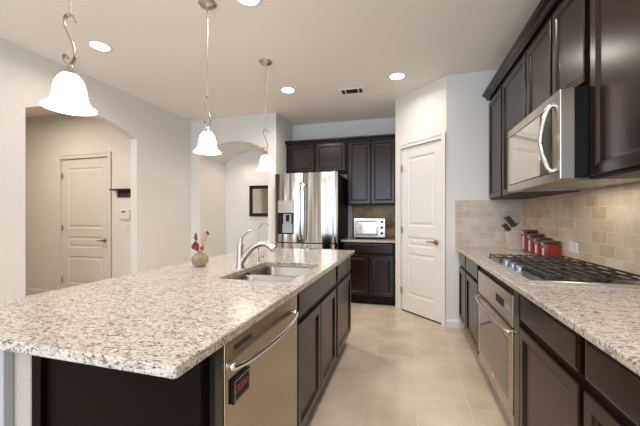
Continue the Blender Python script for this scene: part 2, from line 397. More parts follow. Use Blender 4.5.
# ------------------------------------------------------------ cabinetry
def front(name, parent, x0, x1, z0, z1, stile=0.056, th=0.02, m='wood'):
    """overlay cabinet door or drawer front, facing -y, back at y=0"""
    bm = B(); bk = -0.001
    if stile > 0:
        prof = [(0, bk), (0, -th+0.004), (0.004, -th), (stile-0.012, -th), (stile-0.008, -th+0.004), (stile-0.003, -th+0.003), (stile+0.002, -th+0.010), (stile+0.012, -th+0.011)]
    else:
        prof = [(0, bk), (0, -th+0.007), (0.004, -th+0.004), (0.012, -th+0.003), (0.016, -th)]
    R = rings_face(bm, x0, x1, z0, z1, prof)
    bm.faces.new(R[0])
    return obj(name, bm, m, parent)
def cabinet(name, label, loc, rz, W, D, z0, z1, fronts, kick=0.0, group=None, cat='cabinet', bottom_open=False):
    t = thing(name, label, cat, loc, rz, group)
    bm = B()
    if kick: box(bm, 0.001, W-0.001, 0.055, D, 0.0005, kick); box(bm, 0.001, W-0.001, 0, D, kick, z1, bev=0.001)
    else: box(bm, 0.001, W-0.001, 0, D, z0, z1, bev=0.001)
    obj('carcass', bm, 'woodframe', t)
    for kind, a, b, c, d in fronts:
        front(kind, t, a, b, c, d, 0.056 if kind == 'door' else 0.0)
    return t
K = 0.105
XF = 0.547            # carcass front of the right base run (door faces at .527)
dp = XRW-XF-0.012
def rb(y1, y0, fr, label, name='base_cabinet'):
    # right run unit: local x runs towards the camera from y1
    return cabinet(name, label, (XF, y1, 0), -PI/2, y1-y0, dp, 0, 0.850, fr, kick=K, group='base cabinets under the right worktop')
rb(YPW-0.012, 2.665, [('drawer',0.02,0.405,0.70,0.835),('drawer',0.435,0.955,0.70,0.835),('door',0.02,0.405,0.125,0.672),('door',0.435,0.955,0.125,0.672)],
   'dark espresso base cabinet with two doors and two drawers, between pantry wall and wall oven')
rb(1.742, 1.172, [('drawer',0.006,0.553,0.700,0.832),('door',0.006,0.553,0.125,0.665)], 'dark espresso base cabinet with one drawer over one door, just nearer than the oven')
rb(1.170, 0.560, [('drawer',0.012,0.595,0.700,0.832),('door',0.012,0.595,0.125,0.665)], 'dark espresso base cabinet at the bottom right corner of the photo')
# oven housing
t = thing('oven_housing', 'dark wooden housing with black filler strip around the built-in oven', 'cabinet', (XF, 2.664, 0), -PI/2)
bm = B(); box(bm, 0.001, 0.014, 0, dp, K, 0.850); box(bm, 0.836, 0.920, 0.0, dp, K, 0.850); box(bm, 0.014, 0.836, 0.055, dp, 0.0005, K); obj('carcass', bm, 'dark', t)
bx('top_rail', 'dark', t, 0.0145, 0.8355, -0.004, 0.05, 0.797, 0.850)
bx('filler_strip', 'enamel', t, 0.838, 0.918, -0.018, -0.0005, K, 0.845)
# built-in oven
ov = thing('oven', 'stainless steel built-in oven with bowed bar handle under the cooktop worktop', 'oven', (XF, 2.649, 0), -PI/2)
bx('oven_body', 'black', ov, 0.002, 0.818, 0.002, 0.5, 0.108, 0.795)
cp = bx('control_panel', 'steel', ov, 0.002, 0.818, -0.022, 0.0015, 0.625, 0.793, bev=0.003, seg=2)
bx('display', 'black', cp, 0.50, 0.66, -0.0235, -0.0222, 0.69, 0.735)
for k in range(4): bx('button', 'grey', cp, 0.70+0.025*k, 0.712+0.025*k, -0.0235, -0.0222, 0.70, 0.725)
dr = bx('oven_door', 'steelwarm', ov, 0.002, 0.818, -0.024, 0.0015, 0.175, 0.617, bev=0.003, seg=2)
bm = B(); rings_face(bm, 0.075, 0.745, 0.215, 0.545, [(0,-0.0242),(0.004,-0.0255),(0.012,-0.0255)]); obj('window_glass', bm, 'glassdark', dr)
bm = B(); p = smooth_path([(0.03,-0.024,0.596),(0.04,-0.042,0.594),(0.20,-0.054,0.588),(0.41,-0.058,0.585),(0.62,-0.054,0.588),(0.775,-0.042,0.594),(0.785,-0.024,0.596)])
tube(bm, p, 0.011, 12); obj('handle', bm, 'nickel', dr, True)
bx('badge', 'plastic', dr, 0.42, 0.47, -0.0255, -0.0242, 0.192, 0.202)
bx('lower_trim', 'steel', ov, 0.002, 0.818, -0.018, 0.0015, 0.110, 0.170, bev=0.003)

# right worktop with mitred bright edge
def slab_obj(name, label, x0, x1, y0, y1, z0, z1, hole=None, r=0.006):
    bm = B()
    if hole is None: box(bm, x0, x1, y0, y1, z0, z1, bev=r, seg=3)
    else:
        hx0, hx1, hy0, hy1 = hole; cr = 0.05
        ho = []
        for cx, cy, a0 in ((hx1-cr, hy1-cr, 0), (hx0+cr, hy1-cr, PI/2), (hx0+cr, hy0+cr, PI), (hx1-cr, hy0+cr, 1.5*PI)):
            for k in range(7): a = a0+PI/2*k/6; ho.append((cx+cr*math.cos(a), cy+cr*math.sin(a)))
        oc = 0.008; ou = []
        for cx, cy, a0 in ((x1-oc, y1-oc, 0), (x0+oc, y1-oc, PI/2), (x0+oc, y0+oc, PI), (x1-oc, y0+oc, 1.5*PI)):
            for k in range(7): a = a0+PI/2*k/6; ou.append((cx+oc*math.cos(a), cy+oc*math.sin(a)))
        n = len(ho); e = 0.003
        def inset(P, s):
            q = []
            for i, (x, y) in enumerate(P):
                cxx = sum(p[0] for p in P)/n; cyy = sum(p[1] for p in P)/n
                q.append((x-s*math.copysign(min(1, abs(x-cxx)*50), x-cxx), y-s*math.copysign(min(1, abs(y-cyy)*50), y-cyy)))
            return q
        lo = [(inset(ou, e), z0), (ou, z0+e), (ou, z1-e), (inset(ou, e), z1), (inset(ho, -e), z1), (ho, z1-e), (ho, z0), (inset(ou, e), z0)]
        rings = [[bm.verts.new((x, y, z)) for x, y in P] for P, z in lo[:-1]]; rings.append(rings[0])
        for a, b in zip(rings, rings[1:]):
            for k in range(n): bm.faces.new([a[k], a[(k+1) % n], b[(k+1) % n], b[k]])
    return tag(obj(name, bm, 'granite', None), label, 'worktop')
slab_obj('granite_worktop', 'long speckled beige granite worktop along the right wall, carrying the gas cooktop', 0.495, XRW-0.0015, -0.6, YPW-0.0015, 0.851, 0.881)

# right wall cabinets
XU = 0.838; du = XRW-XU-0.0015
def ru(y1, y0, z0, fr, label):
    return cabinet('wall_cabinet', label, (XU, y1, 0), -PI/2, y1-y0, du, z0, 2.42, fr, group='wall cabinets on the right wall')
ru(YPW-0.002, 2.560, 1.380, [('door',0.018,0.462,1.392,2.385),('door',0.500,1.072,1.392,2.385)], 'tall dark two-door wall cabinet farthest along the right wall, beside the pantry wall')
ru(2.558, 1.762, 1.838, [('door',0.012,0.395,1.856,2.385),('door',0.425,0.765,1.856,2.385)], 'short dark two-door wall cabinet right above the microwave')
ru(1.760, 1.150, 1.380, [('door',0.020,0.595,1.395,2.385)], 'dark wall cabinet cut off by the right edge, nearer than the microwave')
ru(1.148, 0.400, 1.380, [('door',0.015,0.735,1.395,2.385)], 'nearest dark wall cabinet above the right worktop, outside the photo')
bm = B()
cprof = [(0.838,2.415),(0.806,2.415),(0.800,2.425),(0.800,2.436),(0.790,2.442),(0.772,2.462),(0.762,2.466),(0.758,2.470),(0.758,2.480),(0.838,2.480)]
for y0, y1 in ((0.4, 3.64),): prism(bm, cprof, lambda a,b,h: (a-0.0,h,b+0.0055), y0, y1)
tag(obj('crown_moulding', bm, 'wood'), 'long dark crown moulding along the top of the right wall cabinets', 'moulding')

# microwave
mw = thing('microwave', 'stainless over-the-range microwave with curved handle hung above the cooktop', 'microwave', (0.765, 2.556, 0), -PI/2)
MWW = 0.808
bx('housing', 'black', mw, 0.003, MWW-0.004, 0.001, 0.372, 1.392, 1.820)
bm = B(); box(bm, 0.0, MWW, -0.062, 0.0, 1.385, 1.820, bev=0.004, seg=2); md = obj('door', bm, 'steel', mw)
bx('window_surround', 'black', md, 0.034, 0.720, -0.0628, -0.0621, 1.426, 1.768)
bm = B(); rings_face(bm, 0.040, 0.574, 1.432, 1.762, [(0,-0.0629),(0.004,-0.0640),(0.010,-0.0640)]); obj('window_glass', bm, 'micglass', md)
bm = B(); rings_face(bm, 0.576, 0.712, 1.432, 1.762, [(0,-0.0629),(0.004,-0.0640),(0.010,-0.0640)]); obj('dark_screen', bm, 'enamel', md)
bm = B(); p = smooth_path([(0.728,-0.060,1.766),(0.726,-0.078,1.755),(0.714,-0.090,1.715),(0.694,-0.098,1.65),(0.684,-0.101,1.60),(0.694,-0.098,1.55),(0.714,-0.090,1.49),(0.726,-0.078,1.445),(0.728,-0.060,1.434)])
tube(bm, p, 0.0115, 12); obj('handle', bm, 'chrome', md, True)
bx('badge', 'grey', md, 0.285, 0.315, -0.0635, -0.0622, 1.782, 1.796)
bm = B(); box(bm, 0.02, MWW-0.02, -0.055, 0.34, 1.381, 1.3915); 
obj('underside_plate', bm, 'steel', mw)
area('microwave_task_light', (0.98, 2.15, 1.372), (0,0,0), 0.10, 0.45, 0.6, (1.0,0.90,0.76))
for a in (0.10, 0.46): bx('grease_filter', 'grey', mw, a, a+0.24, 0.05, 0.22, 1.378, 1.3808)

# cooktop
ck = thing('gas_cooktop', 'five burner stainless gas cooktop with black cast iron grates on the right worktop', 'cooktop', (0.572, 2.665, 0.8815), -PI/2)
CW, CDp = 0.915, 0.530
bm = B(); rings_face(bm, 0, CW, 0, CDp, [(0,0),(0,-0.010),(0.006,-0.013),(0.020,-0.013),(0.026,-0.009)])
for v in bm.verts: v.co = Vector((v.co.x, v.co.z, -v.co.y))
obj('steel_tray', bm, 'tray', ck)
bx('burner_bed', 'enamel', ck, 0.027, CW-0.027, 0.08, CDp-0.027, 0.0092, 0.0105)
burn = [(0.17,0.17,0.036),(0.17,0.39,0.045),(0.4525,0.28,0.058),(0.735,0.17,0.045),(0.735,0.39,0.036)]
for x, y, r in burn:
    bm = B(); lathe(bm, [(r*1.25,0.0106),(r*1.25,0.016),(r*1.0,0.018),(r*1.0,0.024),(r*0.92,0.027),(0.001,0.028)], (x, y, 0), 24, caps=False); obj('burner', bm, 'iron', ck, True)
for gx0, gx1 in ((0.022,0.308),(0.312,0.603),(0.607,0.893)):
    bm = B(); gy0, gy1 = (0.030 if gx0 < 0.1 else 0.082), CDp-0.020; zt = 0.043; h = 0.010; bwd = 0.009
    for x in (gx0, (gx0+gx1-bwd)/2, gx1-bwd): box(bm, x, x+bwd, gy0, gy1, zt-h-0.004, zt-0.006, bev=0.002)
    nb = 8
    for k in range(nb):
        y = gy0+(gy1-gy0-bwd)*k/(nb-1); box(bm, gx0, gx1, y, y+bwd*0.75, zt-h, zt, bev=0.002)
        if k in (0, 3, 7):
            for x in (gx0, gx1-0.009): box(bm, x, x+0.009, y, y+0.009, 0.0108, zt-h)
    obj('grate', bm, 'iron', ck)
for k in range(3):
    bm = B(); x = 0.40+0.12*k
    lathe(bm, [(0.025,0.0095),(0.025,0.014),(0.022,0.016),(0.021,0.036),(0.018,0.040),(0.001,0.041)], (x, 0.046, 0), 20, caps=False); box(bm, x-0.003, x+0.003, 0.024, 0.068, 0.038, 0.046, bev=0.001)
    obj('knob', bm, 'knob', ck, True)

# ------------------------------------------------------------ island
XI = -0.534
def ib(y0, y1, fr, label):
    return cabinet('island_cabinet', label, (XI, y0, 0), PI/2, y1-y0, 0.62, 0, 0.850, fr, kick=K, group='cabinets of the island')
# sink base is open at the top for the basins
t = thing('island_cabinet', 'island sink base cabinet with wide false drawer front over two doors', 'cabinet', (XI, 1.422, 0), PI/2, 'cabinets of the island')
WS = 2.305-1.422
bm = B(); box(bm, 0.001, 0.02, 0, 0.62, K, 0.850); box(bm, WS-0.02, WS-0.001, 0, 0.62, K, 0.850); box(bm, 0.001, WS-0.001, 0.055, 0.62, 0.0005, K); box(bm, 0.02, WS-0.02, 0, 0.62, K, 0.125); box(bm, 0.02, WS-0.02, 0.60, 0.62, 0.125, 0.85); box(bm, 0.02, WS-0.02, 0, 0.018, 0.125, 0.85)
obj('carcass', bm, 'woodframe', t)
front('drawer_front', t, 0.014, WS-0.025, 0.700, 0.832, 0.0); front('door', t, 0.014, 0.424, 0.125, 0.668); front('door', t, 0.434, WS-0.025, 0.125, 0.668)
ib(2.307, 2.932, [('drawer',0.02,0.605,0.700,0.832),('door',0.02,0.605,0.125,0.668)], 'island cabinet at the far end, one drawer over one door')
bm = B(); box(bm, -1.17, -0.534, 0.735, 0.756, 0.0005, 0.850)
rb_ = [(-1.17,-1.13),(-0.575,-0.534)]
for a, b in rb_: box(bm, a, b, 0.717, 0.735, 0.0005, 0.850, bev=0.001)
tag(obj('end_panel', bm, 'endpanel'), 'dark wooden end panel closing the near end of the island', 'panel')
tag(bx('filler_strip', 'enamel', None, -0.60, -0.516, 0.757, 0.794, 0.10, 0.850), 'narrow black filler strip between island end panel and dishwasher', 'panel')
# knee wall behind the island cabinets
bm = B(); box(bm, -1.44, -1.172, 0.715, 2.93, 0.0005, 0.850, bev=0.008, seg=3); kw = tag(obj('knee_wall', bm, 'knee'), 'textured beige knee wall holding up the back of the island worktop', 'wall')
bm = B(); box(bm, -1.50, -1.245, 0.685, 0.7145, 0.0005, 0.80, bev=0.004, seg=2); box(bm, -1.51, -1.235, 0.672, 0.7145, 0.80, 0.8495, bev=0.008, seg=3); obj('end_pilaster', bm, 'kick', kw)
# dishwasher
dw = thing('dishwasher', 'stainless dishwasher with bowed handle at the near end of the island', 'dishwasher', (XI, 0.797, 0), PI/2)
DWW = 0.622
bx('tub', 'black', dw, 0.004, DWW-0.002, 0.002, 0.56, 0.0505, 0.838)
bx('toe_panel', 'black', dw, 0.004, DWW-0.002, 0.03, 0.05, 0.0005, 0.05)
dd = bx('door', 'steelwarm', dw, 0.003, DWW-0.002, -0.022, 0.0015, 0.10, 0.835, bev=0.004, seg=2)
bm = B(); p = smooth_path([(0.022,-0.022,0.762),(0.030,-0.040,0.759),(0.12,-0.056,0.752),(0.30,-0.064,0.748),(0.46,-0.058,0.750),(0.565,-0.042,0.756),(0.574,-0.022,0.760)])
tube(bm, p, 0.0115, 12, flat=0.6); obj('handle', bm, 'chrome', dd, True)
bm = B(); box(bm, 0.05, 0.16, -0.0232, -0.0222, 0.806, 0.812); box(bm, 0.05, 0.16, -0.0232, -0.0222, 0.797, 0.803); obj('vent_slots', bm, 'vent', dd)
# magnet on the dishwasher
mg = thing('dishwasher_magnet', 'black rectangular magnet with red lettering stuck to the dishwasher door', 'magnet', (XI+0.0222, 0.880, 0.677), PI/2)
bm = B(); box(bm, -0.058, 0.058, -0.010, -0.0005, -0.043, 0.043, bev=0.003, seg=2); obj('plate', bm, 'black', mg)
bm = B()
for a, b, c, d in ((-0.052,0.052,0.034,0.037),(-0.052,0.052,-0.037,-0.034),(-0.052,-0.049,-0.037,0.037),(0.049,0.052,-0.037,0.037)): box(bm, a, b, -0.0112, -0.0102, c, d)
obj('border', bm, 'nickel', mg)
def text_mesh(name, s, size, m, parent, loc, rot=(PI/2,0,0), ext=0.0006):
    cu = bpy.data.curves.new(name, 'FONT'); cu.body = s; cu.size = size; cu.extrude = ext; cu.align_x = 'CENTER'; cu.align_y = 'CENTER'; cu.offset = size*0.02
    o = bpy.data.objects.new(name, cu); C.objects.link(o); dg = bpy.context.evaluated_depsgraph_get()
    me = bpy.data.meshes.new_from_object(o.evaluated_get(dg)); bpy.data.objects.remove(o)
    me.materials.clear(); me.materials.append(M[m]); q = bpy.data.objects.new(name, me); C.objects.link(q); q.parent = parent; q.location = loc; q.rotation_euler = rot
    return q
text_mesh('lettering', 'CLEAN', 0.033, 'redink', mg, (0, -0.0108, 0.004))

HOLE = (-0.972, -0.572, 1.436, 2.060)
slab_obj('island_worktop', 'speckled beige granite island worktop with a double sink cut into it', -1.505, -0.486, 0.568, 2.963, 0.851, 0.881, HOLE)
# sink: two basins
sk = thing('double_sink', 'undermounted stainless double bowl sink set in the island worktop', 'sink', (0,0,0.850))
def basin(x0, x1, y0, y1, zt, depth, r=0.05, flare=0.0):
    bm = B()
    def rr(x0, x1, y0, y1, r, z):
        o = []
        for cx, cy, a0 in ((x1-r, y1-r, 0), (x0+r, y1-r, PI/2), (x0+r, y0+r, PI), (x1-r, y0+r, 1.5*PI)):
            for k in range(6): a = a0+PI/2*k/5; o.append(bm.verts.new((cx+r*math.cos(a), cy+r*math.sin(a), z)))
        return o
    L_ = [rr(x0-0.011, x1+0.011, y0-0.011, y1+0.011, r+0.011, zt), rr(x0, x1, y0, y1, r, zt), rr(x0+0.003, x1-0.003, y0+0.003, y1-0.003, r, zt-0.006), rr(x0+0.008, x1-0.008, y0+0.008, y1-0.008, r, zt-depth+0.04), rr(x0+0.02, x1-0.02, y0+0.02, y1-0.02, r, zt-depth+0.01), rr(x0+0.05, x1-0.05, y0+0.05, y1-0.05, r*0.8, zt-depth)]
    for a, b in zip(L_, L_[1:]):
        for k in range(24): bm.faces.new([a[k], a[(k+1) % 24], b[(k+1) % 24], b[k]])
    bm.faces.new(L_[-1])
    return bm
for y0, y1 in ((1.452, 1.722), (1.746, 2.048)):
    b_ = obj('basin', basin(-0.960, -0.584, y0, y1, -0.0005, 0.19), 'sink', sk, True)
    bm = B(); lathe(bm, [(0.045,0),(0.045,0.002),(0.036,0.003),(0.034,0.0005),(0.001,0.0005)], (-0.76, (y0+y1)/2, -0.190), 20, caps=False); obj('drain', bm, 'chrome', b_, True)

mg.scale = (0.88, 1, 0.86)
# pull-out faucet
fz = 0.8815
fc = thing('pullout_faucet', 'brushed nickel pull-out faucet with arched spout behind the sink', 'faucet', (-1.018, 1.760, fz), 0.05)
bm = B(); lathe(bm, [(0.028,0),(0.028,0.006),(0.024,0.012),(0.021,0.05),(0.020,0.10),(0.021,0.135),(0.019,0.150),(0.012,0.158),(0.001,0.160)], seg=24); obj('body', bm, 'nickel', fc, True)
bm = B(); p = smooth_path([(0.004,0,0.035),(0.035,0,0.075),(0.07,0,0.118),(0.11,0,0.145),(0.155,0,0.156),(0.195,0,0.148),(0.222,0,0.126)])
tube(bm, p, [0.020-0.003*math.sin(PI*k/len(p))+(0.004 if k > len(p)*0.75 else 0) for k in range(len(p))], 14); sp_ = obj('spout', bm, 'nickel', fc, True)
bm = B(); tube(bm, [(0.218,0,0.130),(0.226,0,0.108)], [0.0185,0.0165], 14); obj('nozzle', bm, 'grey', sp_, True)
bm = B(); p = smooth_path([(0.0,0,0.155),(0.006,0,0.182),(0.022,0,0.208),(0.048,0,0.228),(0.082,0,0.240)])
tube(bm, p, [0.014,0.013,0.012,0.011,0.010,0.010,0.009]+[0.008]*(len(p)-11)+[0.007,0.006,0.005,0.004], 10) if len(p) >= 11 else tube(bm, p, 0.009, 10); obj('lever', bm, 'nickel', fc, True)
# filtered water faucet
ff = thing('gooseneck_tap', 'thin gooseneck drinking water tap beside the pull-out faucet', 'faucet', (-1.003, 1.975, fz), 0.0)
bm = B(); lathe(bm, [(0.018,0),(0.018,0.005),(0.010,0.010),(0.009,0.055),(0.006,0.060),(0.001,0.061)], seg=16); obj('base', bm, 'nickel', ff, True)
bm = B(); p = [(0,0,0.05),(0,0,0.215)]+[(0.055-0.055*math.cos(a), 0, 0.215+0.062*math.sin(a)) for a in [PI*k/12 for k in range(1, 11)]]
tube(bm, p, 0.0048, 8); obj('gooseneck', bm, 'nickel', ff, True)
bm = B(); tube(bm, [(0.006,0,0.040),(0.034,0,0.044)], [0.005,0.004], 8); lathe(bm, [(0.008,-0.006),(0.009,0.006)], (0.036,0,0.044), 10); obj('lever', bm, 'nickel', ff, True)

# bud vase with dried flowers
vs = thing('glass_vase', 'small round ribbed glass vase on the island worktop', 'vase', (-1.304, 1.745, 0.8815))
bm = B(); prof = [(0.022,0),(0.034,0.003),(0.047,0.020),(0.052,0.042),(0.047,0.064),(0.032,0.082),(0.017,0.090),(0.016,0.098),(0.019,0.101),(0.015,0.099),(0.013,0.090),(0.028,0.080),(0.043,0.062),(0.047,0.042),(0.042,0.022),(0.030,0.008),(0.001,0.006)]
lathe(bm, prof, seg=40, caps=False)
for v in bm.verts:
    a = math.atan2(v.co.y, v.co.x); k = 1+0.05*math.cos(a*14)*(1 if 0.01 < v.co.z < 0.085 else 0); v.co.x *= k; v.co.y *= k
bm.verts.ensure_lookup_table(); bm.faces.new(bm.verts[0:40][::-1]); obj('vase_body', bm, 'glass', vs, True)
def stemcurve(bm, a, b, r=0.0016):
    a = Vector(a); b = Vector(b); m_ = (a+b)/2+Vector((0.006, 0, 0.004)); tube(bm, smooth_path([a, m_, b], 4), r, 6)
fl = thing('red_rose', 'dried red rose leaning left in the glass vase', 'flower', (-1.304, 1.745, 0.8815))
bm = B(); stemcurve(bm, (0.002,0,0.012), (-0.026,-0.004,0.155)); stemcurve(bm, (-0.026,-0.004,0.155), (-0.038,0,0.205)); obj('stem', bm, 'stem', fl)
bm = B()
for k in range(26):
    a = k*2.4; rr_ = 0.006+0.017*(k/26); zz = 0.148-0.022*(k/26)+0.01*math.sin(k)
    bmesh.ops.create_icosphere(bm, subdivisions=1, radius=0.0095, matrix=T(-0.034+rr_*math.cos(a), rr_*math.sin(a), zz) @ Matrix.Rotation(a, 4, 'Z') @ Matrix.Rotation(0.6, 4, 'Y') @ Matrix.Diagonal((1,0.9,0.45,1)))
for dx, dz in ((-0.05,0.118),(-0.018,0.112),(-0.030,0.108)): bmesh.ops.create_icosphere(bm, subdivisions=1, radius=0.011, matrix=T(dx, 0, dz))
obj('petals', bm, 'petal', fl)
bm = B()
for k in range(7): bmesh.ops.create_icosphere(bm, subdivisions=1, radius=0.008, matrix=T(-0.032+0.006*math.sin(k*2), 0.004*math.cos(k), 0.172+0.006*k) @ Matrix.Diagonal((1,1,1.2,1)))
obj('seed_head', bm, 'stem', fl)
pl = thing('dried_plume', 'pinkish tan dried grass plume standing upright in the vase', 'flower', (-1.304, 1.745, 0.8815))
bm = B(); stemcurve(bm, (0.004,0.004,0.014), (0.014,0.003,0.12)); stemcurve(bm, (0.006,0,0.09), (0.058,0,0.212)); obj('stem', bm, 'stem', pl)
bm = B()
for k in range(60):
    t_ = k/60; a = k*2.1; r_ = 0.019*math.sin(PI*min(1, t_*0.9+0.1))
    bmesh.ops.create_cone(bm, segments=5, radius1=0.0045, radius2=0.0005, depth=0.035, cap_ends=True, matrix=T(0.012+0.022*t_+r_*math.cos(a), r_*math.sin(a), 0.105+0.11*t_) @ Matrix.Rotation(0.25*math.cos(a), 4, 'Y') @ Matrix.Rotation(-0.25*math.sin(a), 4, 'X'))
obj('plume', bm, 'plume', pl)
bm = B()
for k in range(5): bmesh.ops.create_icosphere(bm, subdivisions=1, radius=0.008, matrix=T(0.056+0.006*math.cos(k*1.3), 0.005*math.sin(k*1.3), 0.212+0.003*k))
obj('seed_head', bm, 'stem', pl)
bm = B()
for k in range(4): bmesh.ops.create_icosphere(bm, subdivisions=1, radius=0.008, matrix=T(0.024+0.006*math.cos(k*1.6), -0.012, 0.118+0.006*math.sin(k*1.6)))
obj('small_bloom', bm, 'petal', pl)

# ------------------------------------------------------------ fridge and far niche
fr = thing('refrigerator', 'stainless french door refrigerator with dispenser in the far niche', 'refrigerator', (-1.826, 4.17, 0))
FW = 0.916; FT = 1.810
bx('cabinet_body', 'black', fr, 0.004, FW-0.004, 0.004, 0.74, 0.02, FT-0.02, bev=0.004)
for x in (0.06, FW-0.06):
    for y in (0.06, 0.68):
        bm = B(); lathe(bm, [(0.02,0.0),(0.02,0.02)], (x, y, 0.0), 12); obj('foot', bm, 'black', fr)
def fdoor(x0, x1, z0, z1, name):
    bm = B(); n = 10; pts = []
    # gently bowed door front
    for k in range(n+1):
        u = k/n; x = x0+(x1-x0)*u; pts.append((x, -0.052-0.020*math.sin(PI*u)**0.5))
    pts += [(x1, 0.0), (x0, 0.0)]
    prism(bm, pts, lambda a,b,h: (a,b,h), z0, z1)
    return bm
bm = fdoor(0.0, 0.420, 0.840, FT, 'd')
ld = obj('left_door', bm, 'steelv', fr, True)
# dispenser in the left door
bx('dispenser_panel', 'steel', ld, 0.055, 0.290, -0.0775, -0.0715, 1.255, 1.430, bev=0.002)
bm = B(); rings_face(bm, 0.055, 0.290, 0.955, 1.253, [(0,-0.0715),(0,-0.0775),(0.008,-0.0775),(0.012,-0.073)]); obj('dispenser_recess', bm, 'black', ld)
bm = B(); box(bm, 0.125, 0.275, -0.079, -0.0735, 0.972, 1.10, bev=0.002); box(bm, 0.14, 0.26, -0.083, -0.0735, 1.10, 1.235, bev=0.003); obj('dispenser_paddle', bm, 'grey', ld)
bm = B(); lathe(bm, [(0.020,0),(0.030,0.09)], (0.205,-0.085,1.135), 16); obj('dispenser_spout', bm, 'black', ld, True)
rd = obj('right_door', fdoor(0.428, FW, 0.840, FT, 'd'), 'steelv', fr, True)
fz_ = obj('freezer_drawer', fdoor(0.0, FW, 0.06, 0.826, 'd'), 'steelv', fr, True)
for x, par in ((0.396, ld), (0.452, rd)):
    bm = B(); p = smooth_path([(x,-0.055,1.66),(x,-0.10,1.65),(x,-0.118,1.5),(x,-0.122,1.27),(x,-0.118,1.04),(x,-0.10,0.895),(x,-0.055,0.885)]); tube(bm, p, 0.012, 12); obj('door_handle', bm, 'chrome', par, True)
bm = B(); p = smooth_path([(0.08,-0.06,0.745),(0.09,-0.105,0.745),(0.25,-0.122,0.745),(0.67,-0.122,0.745),(0.83,-0.105,0.745),(0.84,-0.06,0.745)]); tube(bm, p, 0.012, 12); obj('drawer_handle', bm, 'chrome', fz_, True)
for x in (0.03, FW-0.09): bx('hinge_cover', 'grey', fr, x, x+0.06, -0.04, 0.08, FT-0.018, FT+0.012, bev=0.004)
YU = 4.66
def bu(x0, x1, z0, frn, label):
    return cabinet('wall_cabinet', label, (x0, YU, 0), 0, x1-x0, YBK-YU-0.0015, z0, 2.345, frn, group='wall cabinets on the far wall')
bu(XNL+0.008, -0.882, 1.885, [('door',0.030,0.462,1.900,2.325),('door',0.500,0.955,1.900,2.325)], 'short dark two-door wall cabinet above the refrigerator')
bu(-0.880, XNR-0.002, 1.375, [('door',0.022,0.350,1.392,2.325),('door',0.362,0.700,1.392,2.325)], 'tall dark two-door wall cabinet above the toaster oven')
bm = B(); cp2 = [(4.66,2.346),(4.628,2.346),(4.624,2.356),(4.612,2.366),(4.604,2.380),(4.602,2.396),(4.66,2.396)]
prism(bm, cp2, lambda a,b,h: (h,a,b), XNL+0.004, XNR-0.002); tag(obj('crown_moulding', bm, 'wood'), 'dark crown moulding on top of the far niche wall cabinets', 'moulding')
cabinet('base_cabinet', 'black-brown base cabinet below the toaster oven, one wide drawer over two doors', (-0.868, 4.275, 0), 0, 0.712, YBK-4.275-0.012, 0, 0.850,
        [('drawer',0.03,0.685,0.700,0.832),('door',0.03,0.352,0.125,0.672),('door',0.362,0.685,0.125,0.672)], kick=0.03)
slab_obj('granite_worktop', 'short granite worktop in the far niche under the toaster oven', -0.890, XNR-0.0015, 4.225, YBK-0.0015, 0.851, 0.881)
# toaster oven
to = thing('toaster_oven', 'stainless toaster oven on the short worktop in the far niche', 'toaster oven', (-0.752, 4.45, 0.8815))
bx('housing', 'steel', to, 0, 0.455, 0.0, 0.30, 0.02, 0.300, bev=0.012, seg=3)
for x in (0.05, 0.405):
    for y in (0.04, 0.26): bm = B(); lathe(bm, [(0.014,0),(0.012,0.021)], (x, y, 0), 12); obj('foot', bm, 'black', to)
bm = B(); box(bm, 0.022, 0.352, -0.014, -0.0005, 0.045, 0.278, bev=0.004, seg=2); td = obj('glass_door', bm, 'steel', to)
bx('window_surround', 'black', td, 0.034, 0.340, -0.0147, -0.0141, 0.054, 0.252)
bm = B(); rings_face(bm, 0.040, 0.334, 0.062, 0.245, [(0,-0.0148),(0.004,-0.0160),(0.01,-0.0160)]); obj('window_glass', bm, 'micglass', td)
bm = B(); tube(bm, [(0.05,-0.014,0.262),(0.05,-0.036,0.262),(0.325,-0.036,0.262),(0.325,-0.014,0.262)], 0.006, 10); obj('handle', bm, 'chrome', td, True)
for z in (0.245, 0.165, 0.085):
    bm = B(); lathe(bm, [(0.019,0),(0.018,0.018),(0.001,0.019)], seg=18, mx=T(0.404, -0.0005, z) @ Matrix.Rotation(PI/2, 4, 'X')); obj('knob', bm, 'black', to, True)
bm = B(); tube(bm, smooth_path([(0.456,0.20,0.04),(0.49,0.12,0.0075),(0.55,0.16,0.0055),(0.53,0.30,0.0055)]), 0.004, 8); obj('power_cord', bm, 'black', to, True)

